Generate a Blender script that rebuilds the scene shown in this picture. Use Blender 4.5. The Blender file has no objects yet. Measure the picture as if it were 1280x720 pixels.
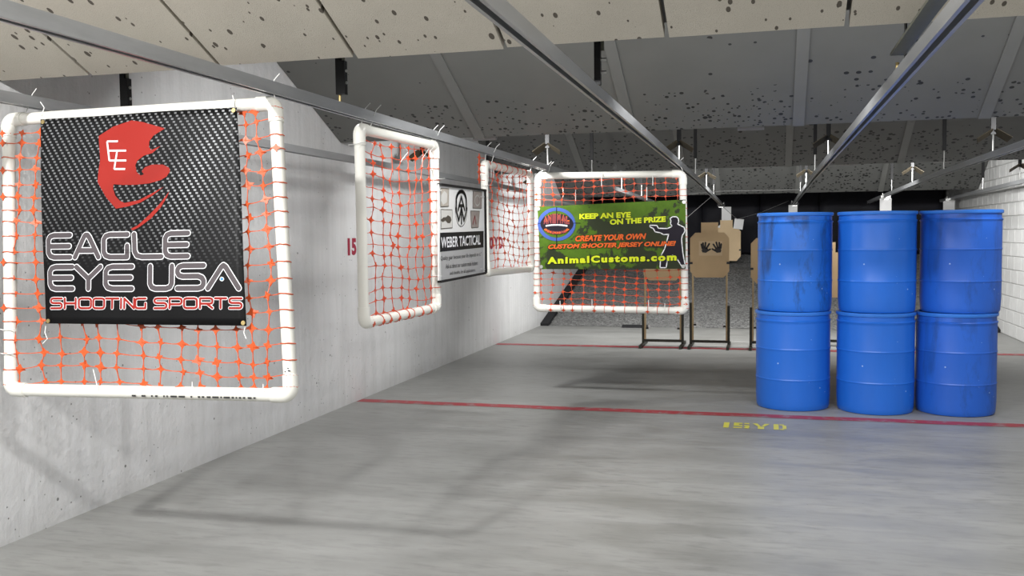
import bpy, bmesh, math, random
from mathutils import Vector, Matrix
random.seed(7)
PI = math.pi
scene = bpy.context.scene
COL = scene.collection

# ------------------------------------------------------------------ camera
F = 1180.0                      # focal length in pixels of the 1280x720 frame
def _nd(x, y): return Vector((x-640.0, 360.0-y, -F)).normalized()
_Y = _nd(961, 290)              # vanishing point of the range direction
_X = -_nd(-3700, 341); _X = (_X - _Y*_X.dot(_Y)).normalized()
_Z = _X.cross(_Y)
RW = Matrix((_X, _Y, _Z))       # camera -> world
EYE = Vector((0, 0, 1.6))
cam = bpy.data.cameras.new('camera'); camo = bpy.data.objects.new('camera', cam); COL.objects.link(camo)
cam.sensor_width = 36; cam.lens = F/1280*36; cam.clip_start = .05; cam.clip_end = 100
camo.matrix_world = Matrix.Translation(EYE) @ RW.to_4x4()
scene.camera = camo
def ray(x, y): return RW @ Vector((x-640.0, 360.0-y, -F))
def onx(x, y, X): d = ray(x, y); return EYE + d*(X/d.x)
def ony(x, y, Y): d = ray(x, y); return EYE + d*(Y/d.y)
def onz(x, y, Z=0.0): d = ray(x, y); return EYE + d*((Z-EYE.z)/d.z)

# ------------------------------------------------------------------ world, exposure
w = bpy.data.worlds.new('world'); scene.world = w; w.use_nodes = True
w.node_tree.nodes['Background'].inputs[0].default_value = (.5, .53, .56, 1)
w.node_tree.nodes['Background'].inputs[1].default_value = .05
vs = scene.view_settings
vs.view_transform = 'Standard'; vs.look = 'None'; vs.gamma = 1; vs.use_curve_mapping = False
vs.exposure = 0.0
POWER = dict(A=114, B=26, C=38, D=50)       # watts of each row of flood lamps

# ------------------------------------------------------------------ room measures
XL, XR = -3.865, 3.48
YB, YE = -5.0, 21.2
ZC = 3.75
TAN = math.tan(math.radians(25))

# ------------------------------------------------------------------ helpers
class MB:
    def __init__(s): s.v = []; s.f = []; s.uv = {}
    def add(s, vs_, fs): 
        n = len(s.v); s.v += [Vector(p) for p in vs_]; s.f += [tuple(i+n for i in q) for q in fs]; return n
    def box(s, c, d, rot=None):
        c = Vector(c); h = Vector(d)/2; P = []
        for x in (-1, 1):
            for y in (-1, 1):
                for z in (-1, 1):
                    p = Vector((x*h.x, y*h.y, z*h.z)); P.append(c + (rot @ p if rot else p))
        s.add(P, [(0,1,3,2),(4,6,7,5),(0,4,5,1),(2,3,7,6),(0,2,6,4),(1,5,7,3)]); return s
    def tube(s, pts, r, n=8, caps=True):
        pts = [Vector(p) for p in pts]; rings = []; base = len(s.v)
        rr = r if isinstance(r, (list, tuple)) else [r]*len(pts)
        up = None
        for i, p in enumerate(pts):
            a = pts[max(i-1, 0)]; b = pts[min(i+1, len(pts)-1)]; t = (b-a).normalized()
            if up is None: up = t.orthogonal().normalized()
            up = (up - t*up.dot(t)); up = up.normalized() if up.length > 1e-6 else t.orthogonal().normalized()
            sd = t.cross(up)
            for k in range(n):
                q = 2*PI*k/n; s.v.append(p + (up*math.cos(q)+sd*math.sin(q))*rr[i])
        for i in range(len(pts)-1):
            for k in range(n):
                a = base+i*n+k; b = base+i*n+(k+1) % n; s.f.append((a, b, b+n, a+n))
        if caps:
            s.f.append(tuple(base+k for k in reversed(range(n)))); e = base+(len(pts)-1)*n
            s.f.append(tuple(e+k for k in range(n)))
        return s
    def lathe(s, prof, c=(0, 0, 0), n=48):
        base = len(s.v); c = Vector(c)
        for r, z in prof:
            for k in range(n): q = 2*PI*k/n; s.v.append(c+Vector((r*math.cos(q), r*math.sin(q), z)))
        for i in range(len(prof)-1):
            for k in range(n):
                a = base+i*n+k; b = base+i*n+(k+1) % n; s.f.append((a, b, b+n, a+n))
        s.f.append(tuple(base+k for k in reversed(range(n)))); e = base+(len(prof)-1)*n
        s.f.append(tuple(e+k for k in range(n))); return s
    def prism(s, poly, d):
        """polygon of 3D points thickened along vector d"""
        P = [Vector(p) for p in poly]; n = len(P); d = Vector(d); b = s.add(P + [p+d for p in P], [])
        s.f.append(tuple(b+i for i in reversed(range(n)))); s.f.append(tuple(b+n+i for i in range(n)))
        for i in range(n): j = (i+1) % n; s.f.append((b+i, b+j, b+n+j, b+n+i))
        return s
    def build(s, name, mat, parent=None, smooth=False, loc=None, uvf=None, tri=False):
        me = bpy.data.meshes.new(name); o0 = Vector(loc) if loc is not None else Vector((0, 0, 0))
        me.from_pydata([p-o0 for p in s.v], [], s.f); me.update()
        if tri or uvf is None:
            bm = bmesh.new(); bm.from_mesh(me)
            if tri: bmesh.ops.triangulate(bm, faces=bm.faces[:])
            else: bmesh.ops.recalc_face_normals(bm, faces=bm.faces[:])
            bm.to_mesh(me); bm.free()
        if uvf:
            uvl = me.uv_layers.new(name='UVMap')
            for l in me.loops: uvl.data[l.index].uv = uvf(me.vertices[l.vertex_index].co + o0)
        if smooth:
            me.shade_smooth()
            if smooth != 'all':
                me.set_sharp_from_angle(angle=math.radians(40))
        me.materials.append(MAT[mat] if isinstance(mat, str) else mat)
        o = bpy.data.objects.new(name, me); COL.objects.link(o); o.location = o0
        if parent: put(o, parent)
        return o
def put(o, parent):
    o.parent = parent; o.location = Vector(o.location) - world_loc(parent)
def world_loc(o):
    p = Vector(o.location)
    while o.parent: o = o.parent; p += Vector(o.location)
    return p
def tag(o, label=None, cat=None, group=None, kind=None):
    if label: o['label'] = label
    if cat: o['category'] = cat
    if group: o['group'] = group
    if kind: o['kind'] = kind
    return o
def thing(name, loc, label, cat, group=None):
    o = bpy.data.objects.new(name, None); COL.objects.link(o); o.location = Vector(loc); o.empty_display_size = .1
    return tag(o, label, cat, group)

# ------------------------------------------------------------------ materials
MAT = {}
class NT:
    def __init__(s, name):
        m = bpy.data.materials.new(name); m.use_nodes = True; MAT[name] = m
        s.t = m.node_tree; s.b = s.t.nodes['Principled BSDF']; s.m = m
    def n(s, typ, **k):
        nd = s.t.nodes.new(typ)
        for a, v in k.items():
            if a.startswith('i_'): nd.inputs[int(a[2:]) if a[2:].isdigit() else a[2:].replace('_', ' ')].default_value = v
            else: setattr(nd, a, v)
        return nd
    def l(s, a, b): s.t.links.new(a, b)
    def math(s, op, a, b=None, c=None):
        nd = s.n('ShaderNodeMath', operation=op)
        for i, v in enumerate((a, b, c)):
            if v is None: continue
            if isinstance(v, (int, float)): nd.inputs[i].default_value = v
            else: s.l(v, nd.inputs[i])
        return nd.outputs[0]
    def mix(s, fac, a, b, blend='MIX'):
        nd = s.n('ShaderNodeMix', data_type='RGBA', blend_type=blend)
        for i, v in ((0, fac), (6, a), (7, b)):
            if isinstance(v, (int, float)): nd.inputs[i].default_value = v
            elif isinstance(v, (tuple, list)): nd.inputs[i].default_value = (*v[:3], 1)
            else: s.l(v, nd.inputs[i])
        return nd.outputs[2]
    def coord(s, which='Object', scale=(1, 1, 1), rot=(0, 0, 0)):
        tc = s.n('ShaderNodeTexCoord'); mp = s.n('ShaderNodeMapping')
        mp.inputs['Scale'].default_value = scale; mp.inputs['Rotation'].default_value = rot
        s.l(tc.outputs[which], mp.inputs[0]); return mp.outputs[0]
    def pos(s, scale=(1, 1, 1)):
        g = s.n('ShaderNodeNewGeometry'); mp = s.n('ShaderNodeMapping'); mp.inputs['Scale'].default_value = scale
        s.l(g.outputs['Position'], mp.inputs[0]); return mp.outputs[0]
    def noise(s, vec, scale, detail=4, rough=.6, dist=0):
        nd = s.n('ShaderNodeTexNoise'); nd.inputs['Scale'].default_value = scale; nd.inputs['Detail'].default_value = detail
        nd.inputs['Roughness'].default_value = rough; nd.inputs['Distortion'].default_value = dist
        s.l(vec, nd.inputs['Vector']); return nd.outputs['Fac']
    def ramp(s, fac, stops):
        nd = s.n('ShaderNodeValToRGB'); e = nd.color_ramp.elements
        while len(e) < len(stops): e.new(.5)
        for i, (p, c) in enumerate(stops):
            e[i].position = p; e[i].color = (c, c, c, 1) if isinstance(c, (int, float)) else (*c, 1)
        s.l(fac, nd.inputs[0]); return nd.outputs[0]
    def bump(s, h, strength=.3, dist=.01):
        nd = s.n('ShaderNodeBump'); nd.inputs['Strength'].default_value = strength; nd.inputs['Distance'].default_value = dist
        s.l(h, nd.inputs['Height']); s.l(nd.outputs[0], s.b.inputs['Normal']); return nd
    def dots(s, vec, scale, thr, rnd=.6):
        """round specks: 1 inside a speck; only some of the cells carry one"""
        nd = s.n('ShaderNodeTexVoronoi'); nd.inputs['Scale'].default_value = scale; s.l(vec, nd.inputs['Vector'])
        sp = s.n('ShaderNodeSeparateColor'); s.l(nd.outputs['Color'], sp.inputs[0])
        size = s.math('MULTIPLY', sp.outputs[0], thr)
        on = s.math('GREATER_THAN', sp.outputs[1], rnd)
        return s.math('MULTIPLY', s.math('LESS_THAN', nd.outputs['Distance'], size), on), sp.outputs[2]
    def base(s, c): 
        if isinstance(c, (tuple, list)): s.b.inputs['Base Color'].default_value = (*c, 1)
        else: s.l(c, s.b.inputs['Base Color'])
    def pbr(s, rough=.6, metal=0, spec=.5):
        s.b.inputs['Roughness'].default_value = rough; s.b.inputs['Metallic'].default_value = metal
        s.b.inputs['Specular IOR Level'].default_value = spec
def plain(name, c, rough=.6, metal=0, spec=.5, var=0.0, vs_=20, bump=0):
    m = NT(name); m.pbr(rough, metal, spec)
    if var:
        nz = m.noise(m.pos(), vs_, 5)
        m.base(m.mix(nz, tuple(x*(1-var) for x in c), tuple(min(1, x*(1+var)) for x in c)))
        if bump: m.bump(nz, bump, .004)
    else: m.base(c)
    return m

# painted concrete of the left wall
m = NT('wall_paint'); p = m.pos()
big = m.noise(p, .9, 5); streak = m.noise(m.pos((3, 3.2, .22)), 3.0, 5)
c = m.mix(m.ramp(big, [(.3, 0), (.7, 1)]), (.67, .675, .68), (.80, .80, .80))
c = m.mix(m.math('MULTIPLY', m.ramp(streak, [(.42, 0), (.68, 1)]), .40), c, (.56, .56, .55))
d1, r1 = m.dots(p, 26, .26, .62); d2, r2 = m.dots(p, 7, .07, .70)
clump = m.ramp(m.noise(p, 1.7, 3), [(.52, .0), (.56, 1)])
dd = m.math('MAXIMUM', m.math('MULTIPLY', d1, clump), d2)
c = m.mix(m.math('MULTIPLY', dd, .75), c, (.12, .12, .11))
foot = m.n('ShaderNodeSeparateXYZ'); m.l(p, foot.inputs[0])
dirt = m.math('MULTIPLY', m.ramp(foot.outputs[2], [(0, .45), (.16, 0)]), m.noise(p, 6, 5))
c = m.mix(dirt, c, (.27, .26, .24))
m.base(c); m.pbr(.62, 0, .35)
m.bump(m.math('SUBTRACT', m.math('ADD', m.noise(p, 14, 6), m.math('MULTIPLY', streak, .7)), m.math('MULTIPLY', dd, 2)), .6, .012)

# white blocks of the right wall
m = NT('block_paint'); p = m.pos(); nz = m.noise(p, 7, 5)
m.base(m.mix(nz, (.58, .58, .57), (.74, .74, .73))); m.pbr(.6, 0, .35); m.bump(m.noise(p, 60, 6), .3, .003)
m = NT('block_wall'); tc = m.n('ShaderNodeTexCoord'); sp = m.n('ShaderNodeSeparateXYZ'); m.l(tc.outputs['Object'], sp.inputs[0])
cb = m.n('ShaderNodeCombineXYZ'); m.l(sp.outputs[1], cb.inputs[0]); m.l(sp.outputs[2], cb.inputs[1])
bt = m.n('ShaderNodeTexBrick'); m.l(cb.outputs[0], bt.inputs['Vector'])
bt.inputs['Scale'].default_value = 1; bt.inputs['Brick Width'].default_value = .4; bt.inputs['Row Height'].default_value = .2
bt.inputs['Mortar Size'].default_value = .006; bt.inputs['Color1'].default_value = (.66, .66, .65, 1)
bt.inputs['Color2'].default_value = (.6, .6, .59, 1); bt.inputs['Mortar'].default_value = (.42, .42, .41, 1)
m.l(bt.outputs['Color'], m.b.inputs['Base Color']); m.pbr(.6, 0, .35); m.bump(m.math('SUBTRACT', 1.0, bt.outputs['Fac']), .4, .006)

# concrete floor
m = NT('floor_concrete'); p = m.pos()
st = m.noise(m.pos((.55, 2.2, 1)), 1.6, 7, .62, .6); st2 = m.noise(m.pos((.9, 3.4, 1)), 6, 6, .6, .4); fine = m.noise(p, 55, 4)
bl = m.noise(p, .55, 3)
c = m.mix(m.ramp(st, [(.32, 0), (.68, 1)]), (.21, .21, .197), (.345, .345, .333))
c = m.mix(m.math('MULTIPLY', m.ramp(st2, [(.48, 0), (.68, 1)]), .65), c, (.175, .175, .165))
c = m.mix(m.math('MULTIPLY', m.ramp(bl, [(.35, 0), (.6, 1)]), .35), c, (.37, .37, .365))
c = m.mix(m.math('MULTIPLY', fine, .25), c, (.22, .22, .21))
sd, _ = m.dots(p, 22, .12, .93)
c = m.mix(m.math('MULTIPLY', sd, .5), c, (.10, .10, .10))
m.base(c); m.pbr(.4, 0, .4)
m.l(m.ramp(st, [(.3, .36), (.7, .52)]), m.b.inputs['Roughness'])
m.bump(m.math('ADD', st2, m.math('MULTIPLY', fine, .4)), .12, .004)

# beige acoustic panel with pits
m = NT('beige_panel'); tc = m.n('ShaderNodeTexCoord'); uv = tc.outputs['UV']
pin = m.noise(uv, 190, 3, .7); big = m.noise(uv, 2.2, 3)
c = m.mix(big, (.42, .39, .335), (.52, .485, .42))
c = m.mix(m.ramp(pin, [(.58, 0), (.66, .55)]), c, (.22, .19, .15))
mp = m.n('ShaderNodeMapping'); mp.inputs['Scale'].default_value = (1.5, .8, 1); mp.inputs['Rotation'].default_value = (0, 0, .5); m.l(uv, mp.inputs[0])
d, _ = m.dots(mp.outputs[0], 16, .31, .28)
c = m.mix(m.math('MULTIPLY', d, .9), c, (.06, .05, .04))
m.base(c); m.pbr(.85, 0, .2); m.bump(m.math('SUBTRACT', pin, m.math('MULTIPLY', d, 2)), .5, .004)

# dark grey baffle plates: bullet specks gather towards the lower edge
def baffle_mat(name, c0, sc, rnd, thr, fade, lowest=.12):
    m = NT(name); tc = m.n('ShaderNodeTexCoord'); uv = tc.outputs['UV']
    sp = m.n('ShaderNodeSeparateXYZ'); m.l(uv, sp.inputs[0])
    nz = m.noise(uv, 1.5, 4); c = m.mix(nz, tuple(x*.86 for x in c0), tuple(x*1.14 for x in c0))
    cl = m.ramp(m.noise(uv, 2.2, 3), [(.33, lowest), (.55, 1)])
    lo = m.ramp(sp.outputs[1], [(0, 1), (fade, 0)])
    msk = m.math('MAXIMUM', m.math('MULTIPLY', cl, lo), m.math('MULTIPLY', lo, .0))
    d, q = m.dots(uv, sc, thr, rnd)
    on = m.math('LESS_THAN', q, m.math('MULTIPLY', msk, 1.3))
    d = m.math('MULTIPLY', d, on)
    d3, _ = m.dots(uv, sc*.45, thr*.55, .86); d = m.math('MAXIMUM', d, d3)
    c = m.mix(m.math('MULTIPLY', d, .88), c, (.012, .012, .012))
    m.base(c); m.pbr(.55, .0, .3); m.bump(m.math('SUBTRACT', nz, m.math('MULTIPLY', d, 1.0)), .15, .004)
baffle_mat('grey_baffle', (.150, .152, .143), 25, .0, .46, .62, .05)
baffle_mat('grey_baffle_pocked', (.128, .130, .124), 21, .0, .56, 12.0, .6)
plain('baffle_batten', (.175, .177, .168), .5, 0, .35, .12, 3)
plain('ceiling_paint', (.10, .10, .10), .8)
plain('rear_paint', (.5, .5, .5), .8)

# galvanised strut
m = NT('galvanised'); p = m.pos((1, .12, 1)); nz = m.noise(p, 26, 5)
m.base(m.mix(nz, (.36, .37, .38), (.56, .57, .58))); m.pbr(.36, .55, .5)
m.l(m.ramp(nz, [(.3, .30), (.7, .46)]), m.b.inputs['Roughness'])
plain('black_steel', (.012, .012, .013), .45, .3, .5)
plain('olive_steel', (.17, .175, .14), .5, .4, .5, .15, 12)
plain('brass_rod', (.42, .32, .14), .4, .8, .5)
plain('zinc', (.62, .62, .6), .35, .8, .5)
plain('rust_plate', (.045, .036, .022), .7, .1, .3, .3, 14)
plain('pvc', (.80, .79, .73), .32, 0, .5, .04, 5)
plain('pvc_grey', (.62, .61, .56), .38, 0, .5, .06, 5)
plain('ink', (.03, .03, .03), .6)
plain('zip_white', (.82, .82, .80), .4)
plain('string', (.72, .72, .70), .6)
m = plain('orange_net', (.64, .10, .025), .4, 0, .35)
m.b.inputs['Transmission Weight'].default_value = 0
m = plain('orange_net_dark', (.60, .075, .022), .4, 0, .4)
plain('white_card', (.80, .80, .80), .7)
plain('card_board', (.58, .41, .235), .8, 0, .2, .10, 6)
plain('card_light', (.66, .50, .31), .8, 0, .2, .08, 6)
plain('hand_print', (.035, .03, .03), .7)
plain('wood', (.50, .37, .21), .7, 0, .3, .15, 9)
plain('dark_tube', (.045, .045, .035), .5, .5, .5, .2, 12)
plain('wire', (.25, .25, .25), .4, .6)
plain('curtain', (.020, .020, .026), .7, 0, .3, .25, 2)
plain('rubber_edge', (.020, .020, .022), .8, 0, .3, .25, 8)
# granulated rubber
m = NT('granulate'); p = m.pos(); a = m.noise(p, 24, 4, .85); b_ = m.noise(p, 1.2, 3)
c = m.mix(m.ramp(a, [(.38, 0), (.62, 1)]), (.05, .05, .05), (.40, .40, .39)); c = m.mix(m.math('MULTIPLY', b_, .5), c, (.16, .16, .16))
m.base(c); m.pbr(.85, 0, .3); m.bump(a, .9, .03)
# line paints, worn
def paint(name, c, wear, thr=.56):
    m = NT(name); p = m.pos(); a = m.noise(p, 9, 6, .65); m.base(m.mix(m.ramp(a, [(thr, 0), (thr+.14, .85)]), c, wear)); m.pbr(.5, 0, .35)
paint('red_paint', (.34, .045, .055), (.28, .25, .245), .52)
paint('red_stencil', (.34, .03, .06), (.5, .4, .4), .66)
paint('yellow_paint', (.66, .62, .09), (.36, .36, .28), .58)

# blue barrel plastic, scuffed
def blue(name, c0, scuff):
    m = NT(name); p = m.coord('Object'); nz = m.noise(m.coord('Object', (1, 1, .3)), 5, 4)
    c = m.mix(nz, tuple(x*.88 for x in c0), tuple(min(1, x*1.12) for x in c0))
    if scuff:
        sc = m.noise(m.coord('Object', (5, 5, 1.4)), 1.2, 6, .7, .5)
        c = m.mix(m.math('MULTIPLY', m.ramp(sc, [(.52, 0), (.66, 1)]), scuff), c, (.012, .022, .05))
    d, _ = m.dots(p, 17, .15, .78); c = m.mix(m.math('MULTIPLY', d, .8), c, (.42, .56, .85))
    m.base(c); m.pbr(.36, 0, .5); m.bump(m.noise(p, 9, 4), .08, .004)
blue('barrel_blue', (.014, .135, .60), .0)
blue('barrel_blue_scuffed', (.014, .14, .60), .65)
blue('barrel_blue_deep', (.017, .115, .56), .35)
plain('barrel_rim', (.03, .17, .62), .3, 0, .5)
plain('barrel_shade', (.004, .02, .10), .6)
# lamp
m = NT('lamp_glass'); m.base((.9, .9, .88)); m.b.inputs['Emission Color'].default_value = (1, .98, .94, 1); m.b.inputs['Emission Strength'].default_value = 4
plain('lamp_body', (.30, .30, .30), .45, .6)

# prints
m = NT('carbon_print'); tc = m.n('ShaderNodeTexCoord'); sp = m.n('ShaderNodeSeparateXYZ'); m.l(tc.outputs['UV'], sp.inputs[0])
U, V = sp.outputs[0], sp.outputs[1]        # metres from the lower left corner of the print
rowp, colp = .0135, .034
vr = m.math('DIVIDE', V, rowp); row = m.math('FLOOR', vr); vf = m.math('FRACT', vr)
uu = m.math('ADD', m.math('DIVIDE', U, colp), m.math('MULTIPLY', row, .29)); uf = m.math('FRACT', uu)
inu = m.math('MULTIPLY', m.math('GREATER_THAN', uf, .30), m.math('LESS_THAN', uf, .66))
inv = m.math('MULTIPLY', m.math('GREATER_THAN', vf, .18), m.math('LESS_THAN', vf, .78))
dash = m.math('MULTIPLY', inu, inv)
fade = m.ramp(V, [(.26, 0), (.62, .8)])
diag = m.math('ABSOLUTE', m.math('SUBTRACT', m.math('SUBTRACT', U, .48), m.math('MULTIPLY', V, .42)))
diag_gain = m.ramp(diag, [(0, 1), (.16, .42)])  # dashes brighter along a diagonal of the sheet
k = m.math('MULTIPLY', m.math('MULTIPLY', dash, fade), diag_gain)
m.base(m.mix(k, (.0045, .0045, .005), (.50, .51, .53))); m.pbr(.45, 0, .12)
plain('print_red', (.30, .016, .010), .5, 0, .2)
plain('print_grey', (.088, .075, .080), .5, 0, .2)
plain('print_white', (.80, .80, .82), .45)
plain('print_blue', (.05, .25, .55), .45)
plain('print_black', (.010, .010, .010), .5, 0, .25)
plain('banner_back', (.55, .55, .55), .6)
m = NT('camo_print'); p = m.pos((1, 1, 1)); n1 = m.noise(p, 3.4, 6, .62, .4); n2 = m.noise(p, 11, 5, .7)
tc = m.n('ShaderNodeTexCoord'); sp = m.n('ShaderNodeSeparateXYZ'); m.l(tc.outputs['UV'], sp.inputs[0])
c = m.mix(n2, (.036, .08, .005), (.10, .195, .012))
side = m.math('ADD', m.math('MULTIPLY', sp.outputs[0], .11), m.math('MULTIPLY', sp.outputs[1], -.16))
t = m.math('ADD', m.math('ADD', m.math('MULTIPLY', n1, .75), m.math('MULTIPLY', n2, .25)), side)
c = m.mix(m.ramp(t, [(.52, 0), (.55, .92)]), c, (.020, .022, .014))
m.base(c); m.pbr(.55, 0, .2)
plain('print_yellow', (.60, .68, .02), .5, 0, .2)
plain('print_orange', (.70, .12, .02), .5, 0, .2)
plain('ring_blue', (.04, .09, .36), .5)
plain('print_maroon', (.22, .03, .035), .5)
plain('print_charcoal', (.016, .013, .02), .6, 0, .15)
plain('sign_white', (.72, .72, .71), .4)
plain('sign_grey', (.42, .42, .42), .5)
plain('photo_tan', (.42, .38, .33), .5, 0, .5, .3, 30)
plain('photo_brown', (.28, .24, .22), .5, 0, .5, .3, 30)
plain('photo_dark', (.07, .06, .045), .5)
plain('photo_pale', (.58, .57, .54), .5)

# ------------------------------------------------------------------ the room
def slab(name, lo, hi, mat):
    lo, hi = Vector(lo), Vector(hi); o = MB().box((lo+hi)/2, hi-lo).build(name, mat, loc=(0, 0, 0)); o['kind'] = 'structure'; return o
floor = slab('floor', (XL-.25, YB-.2, -.2), (XR+.25, YE+.2, 0), 'floor_concrete')
wl = slab('wall_left', (XL-.25, YB-.2, 0), (XL, YE+.2, ZC), 'wall_paint')
wr = slab('wall_right', (XR+.008, YB-.2, 0), (XR+.25, YE+.2, ZC), 'block_wall')
slab('wall_rear', (XL, YB-.2, 0), (XR+.008, YB, ZC), 'rear_paint')
slab('wall_end', (XL, YE, 0), (XR+.008, YE+.2, ZC), 'curtain')
slab('ceiling', (XL-.25, YB-.2, ZC), (XR+.25, YE+.2, ZC+.2), 'ceiling_paint')
# block work of the far stretch of the right wall: each block an object on shared mesh data
bw, bh = .40, .20
mb = MB(); a, b, e = bw/2-.005, bh/2-.005, .006
mb.add([(0, -a, -b), (0, a, -b), (0, a, b), (0, -a, b), (-.012, -a+e, -b+e), (-.012, a-e, -b+e), (-.012, a-e, b-e), (-.012, -a+e, b-e)],
       [(4, 7, 6, 5), (0, 4, 5, 1), (1, 5, 6, 2), (2, 6, 7, 3), (3, 7, 4, 0)])
blk = mb.build('block', 'block_paint')
first = True
for r in range(14):
    for cidx in range(21):
        o = blk if first else blk.copy()
        if not first: COL.objects.link(o)
        first = False
        o.parent = wr; o.location = (XR+.010, 12.5+cidx*bw+(bw/2 if r % 2 else 0), bh/2+r*bh)
# saw cut in the slab
# ------------------------------------------------------------------ ceiling baffles
def baffle(Y, Z, run, seams, mat, label, slope=25, batten=True, th=.05, gap=.020):
    ca, sa = math.cos(math.radians(slope)), math.sin(math.radians(slope))
    root = thing('ceiling_baffle', ((XL+XR)/2, Y, Z), label, 'baffle', 'slanted ceiling baffles')
    L = run/ca
    up = Vector((0, -ca, sa)); nrm = Vector((0, sa, ca))      # up the slope towards the shooter; away from the floor
    xs = [XL+.004] + list(seams) + [XR-.004]
    for i in range(len(xs)-1):
        x0 = xs[i] + (gap/2 if i else 0); x1 = xs[i+1] - (gap/2 if i < len(xs)-2 else 0)
        e = 0.0 if batten else random.uniform(-.012, .012)
        o = Vector((0, Y, Z)) + up*e
        P = [o+Vector((x0, 0, 0)), o+Vector((x1, 0, 0)), o+Vector((x1, 0, 0))+up*L, o+Vector((x0, 0, 0))+up*L]
        mb = MB(); mb.prism(P, nrm*th)
        base = Vector((0, Y, Z))
        mb.build('panel', mat, root, loc=base, uvf=lambda q: (q.x+20+Y, max(0.0, (q-base).dot(up))))
    if batten:
        for x in seams:
            P = [Vector((x-.045, Y, Z)), Vector((x+.045, Y, Z)), Vector((x+.045, Y, Z))+up*L, Vector((x-.045, Y, Z))+up*L]
            MB().prism([q - nrm*.012 for q in P], nrm*.011).build('batten', 'baffle_batten', root, loc=(x, Y, Z))
    else:
        x0, x1 = XL+.004, XR-.004; o = Vector((0, Y, Z)) + nrm*(th+.002) + up*.03
        P = [o+Vector((x0, 0, 0)), o+Vector((x1, 0, 0)), o+Vector((x1, 0, 0))+up*(L-.05), o+Vector((x0, 0, 0))+up*(L-.05)]
        MB().prism(P, nrm*.02).build('backing_plate', 'ceiling_paint', root, loc=(0, Y, Z))
    return root
baffle(4.08, 2.428, 2.3, [-3.30, -2.56, -1.85, -1.13, -.42, .30, 1.02, 1.74, 2.46, 3.15], 'beige_panel',
       'beige pitted acoustic panels of the nearest ceiling baffle', batten=False)
baffle(8.15, 2.475, 2.5, [-2.50, -1.14, .23, 1.62], 'grey_baffle',
       'dark grey slanted baffle with battens just behind the beige panels')
baffle(13.35, 2.485, 2.6, [-2.57, -1.16, .25, 1.66], 'grey_baffle_pocked',
       'dark grey pockmarked baffle, third from the camera')
baffle(17.85, 2.30, 2.6, [-2.3, -.9, .5, 1.9], 'grey_baffle_pocked',
       'low dark speckled baffle farthest back above the rubber berm', slope=29)

# ------------------------------------------------------------------ rubber berm and curtain at the end
mb = MB(); nx, ny = 70, 60; rnd = random.Random(3)
for j in range(ny+1):
    for i in range(nx+1):
        x = XL+.15+(XR-XL-.30)*i/nx; y = 16.1+(20.88-16.1)*j/ny
        z = .004+(y-16.1)*.232 + (rnd.uniform(-.018, .018) if j else 0)
        mb.v.append(Vector((x, y, z)))
for j in range(ny):
    for i in range(nx):
        q = j*(nx+1)+i; mb.f.append((q, q+1, q+nx+2, q+nx+1))
o = mb.build('rubber_berm', 'granulate', loc=((XL+XR)/2, 16.1, 0), smooth='all')
tag(o, 'sloping bank of grey granulated rubber at the end of the range', 'berm', kind='stuff')
for x, lab in ((XL+.075, 'black rubber edging strip against the left wall on the berm'), (XR-.075, 'black rubber edging strip against the right wall beside the barrels')):
    P = [Vector((x-.07, 16.06, .0)), Vector((x+.07, 16.06, .0)), Vector((x+.07, 20.9, 1.15)), Vector((x-.07, 20.9, 1.15))]
    tag(MB().prism(P, (0, -.01, .045)).build('edging_strip', 'rubber_edge', loc=(x, 16.06, 0)), lab, 'rubber strip')
for i in range(6):
    x0 = XL+.05+i*1.21
    P = []
    for k in range(9): P.append(Vector((x0+1.2*k/8, 20.95+.03*math.sin(k*PI/4+i), 2.9)))
    mb = MB(); b0 = mb.add([q for q in P] + [Vector((q.x, q.y-.02*math.sin(q.x*3), 1.16)) for q in P], [])
    for k in range(8): mb.f.append((k, k+1, k+10, k+9))
    o = mb.build('rubber_curtain', 'curtain', loc=(x0+.6, 20.95, 2.9), smooth='all'); o.modifiers.new('thickness', 'SOLIDIFY').thickness = .01
    tag(o, ['first', 'second', 'third', 'fourth', 'fifth', 'sixth'][i] + ' black rubber curtain from the left wall, behind the berm', 'curtain', 'black curtains behind the berm')
tag(MB().box((-2.2, 16.02, .02), (.42, .16, .04)).build('rubber_mat', 'rubber_edge', loc=(-2.2, 16.02, 0)), 'small black rubber mat lying at the foot of the berm', 'mat')

# ------------------------------------------------------------------ floor lines
def strip(name, y0, y1, mat, label, x0=XL+.01, x1=XR-.01):
    mb = MB(); n = 24
    for i in range(n+1):
        x = x0+(x1-x0)*i/n; j = .006*math.sin(i*1.7)
        mb.v += [Vector((x, y0+j, .002)), Vector((x, y1+j, .002))]
    for i in range(n): mb.f.append((2*i, 2*i+2, 2*i+3, 2*i+1))
    return tag(mb.build(name, mat, loc=((x0+x1)/2, (y0+y1)/2, .0)), label, 'floor line')
strip('floor_line', 8.36, 8.51, 'red_paint', 'worn red line across the floor in front of the barrels')
strip('floor_line', 13.16, 13.34, 'red_paint', 'faint red line on the floor under the target stands')

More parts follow.
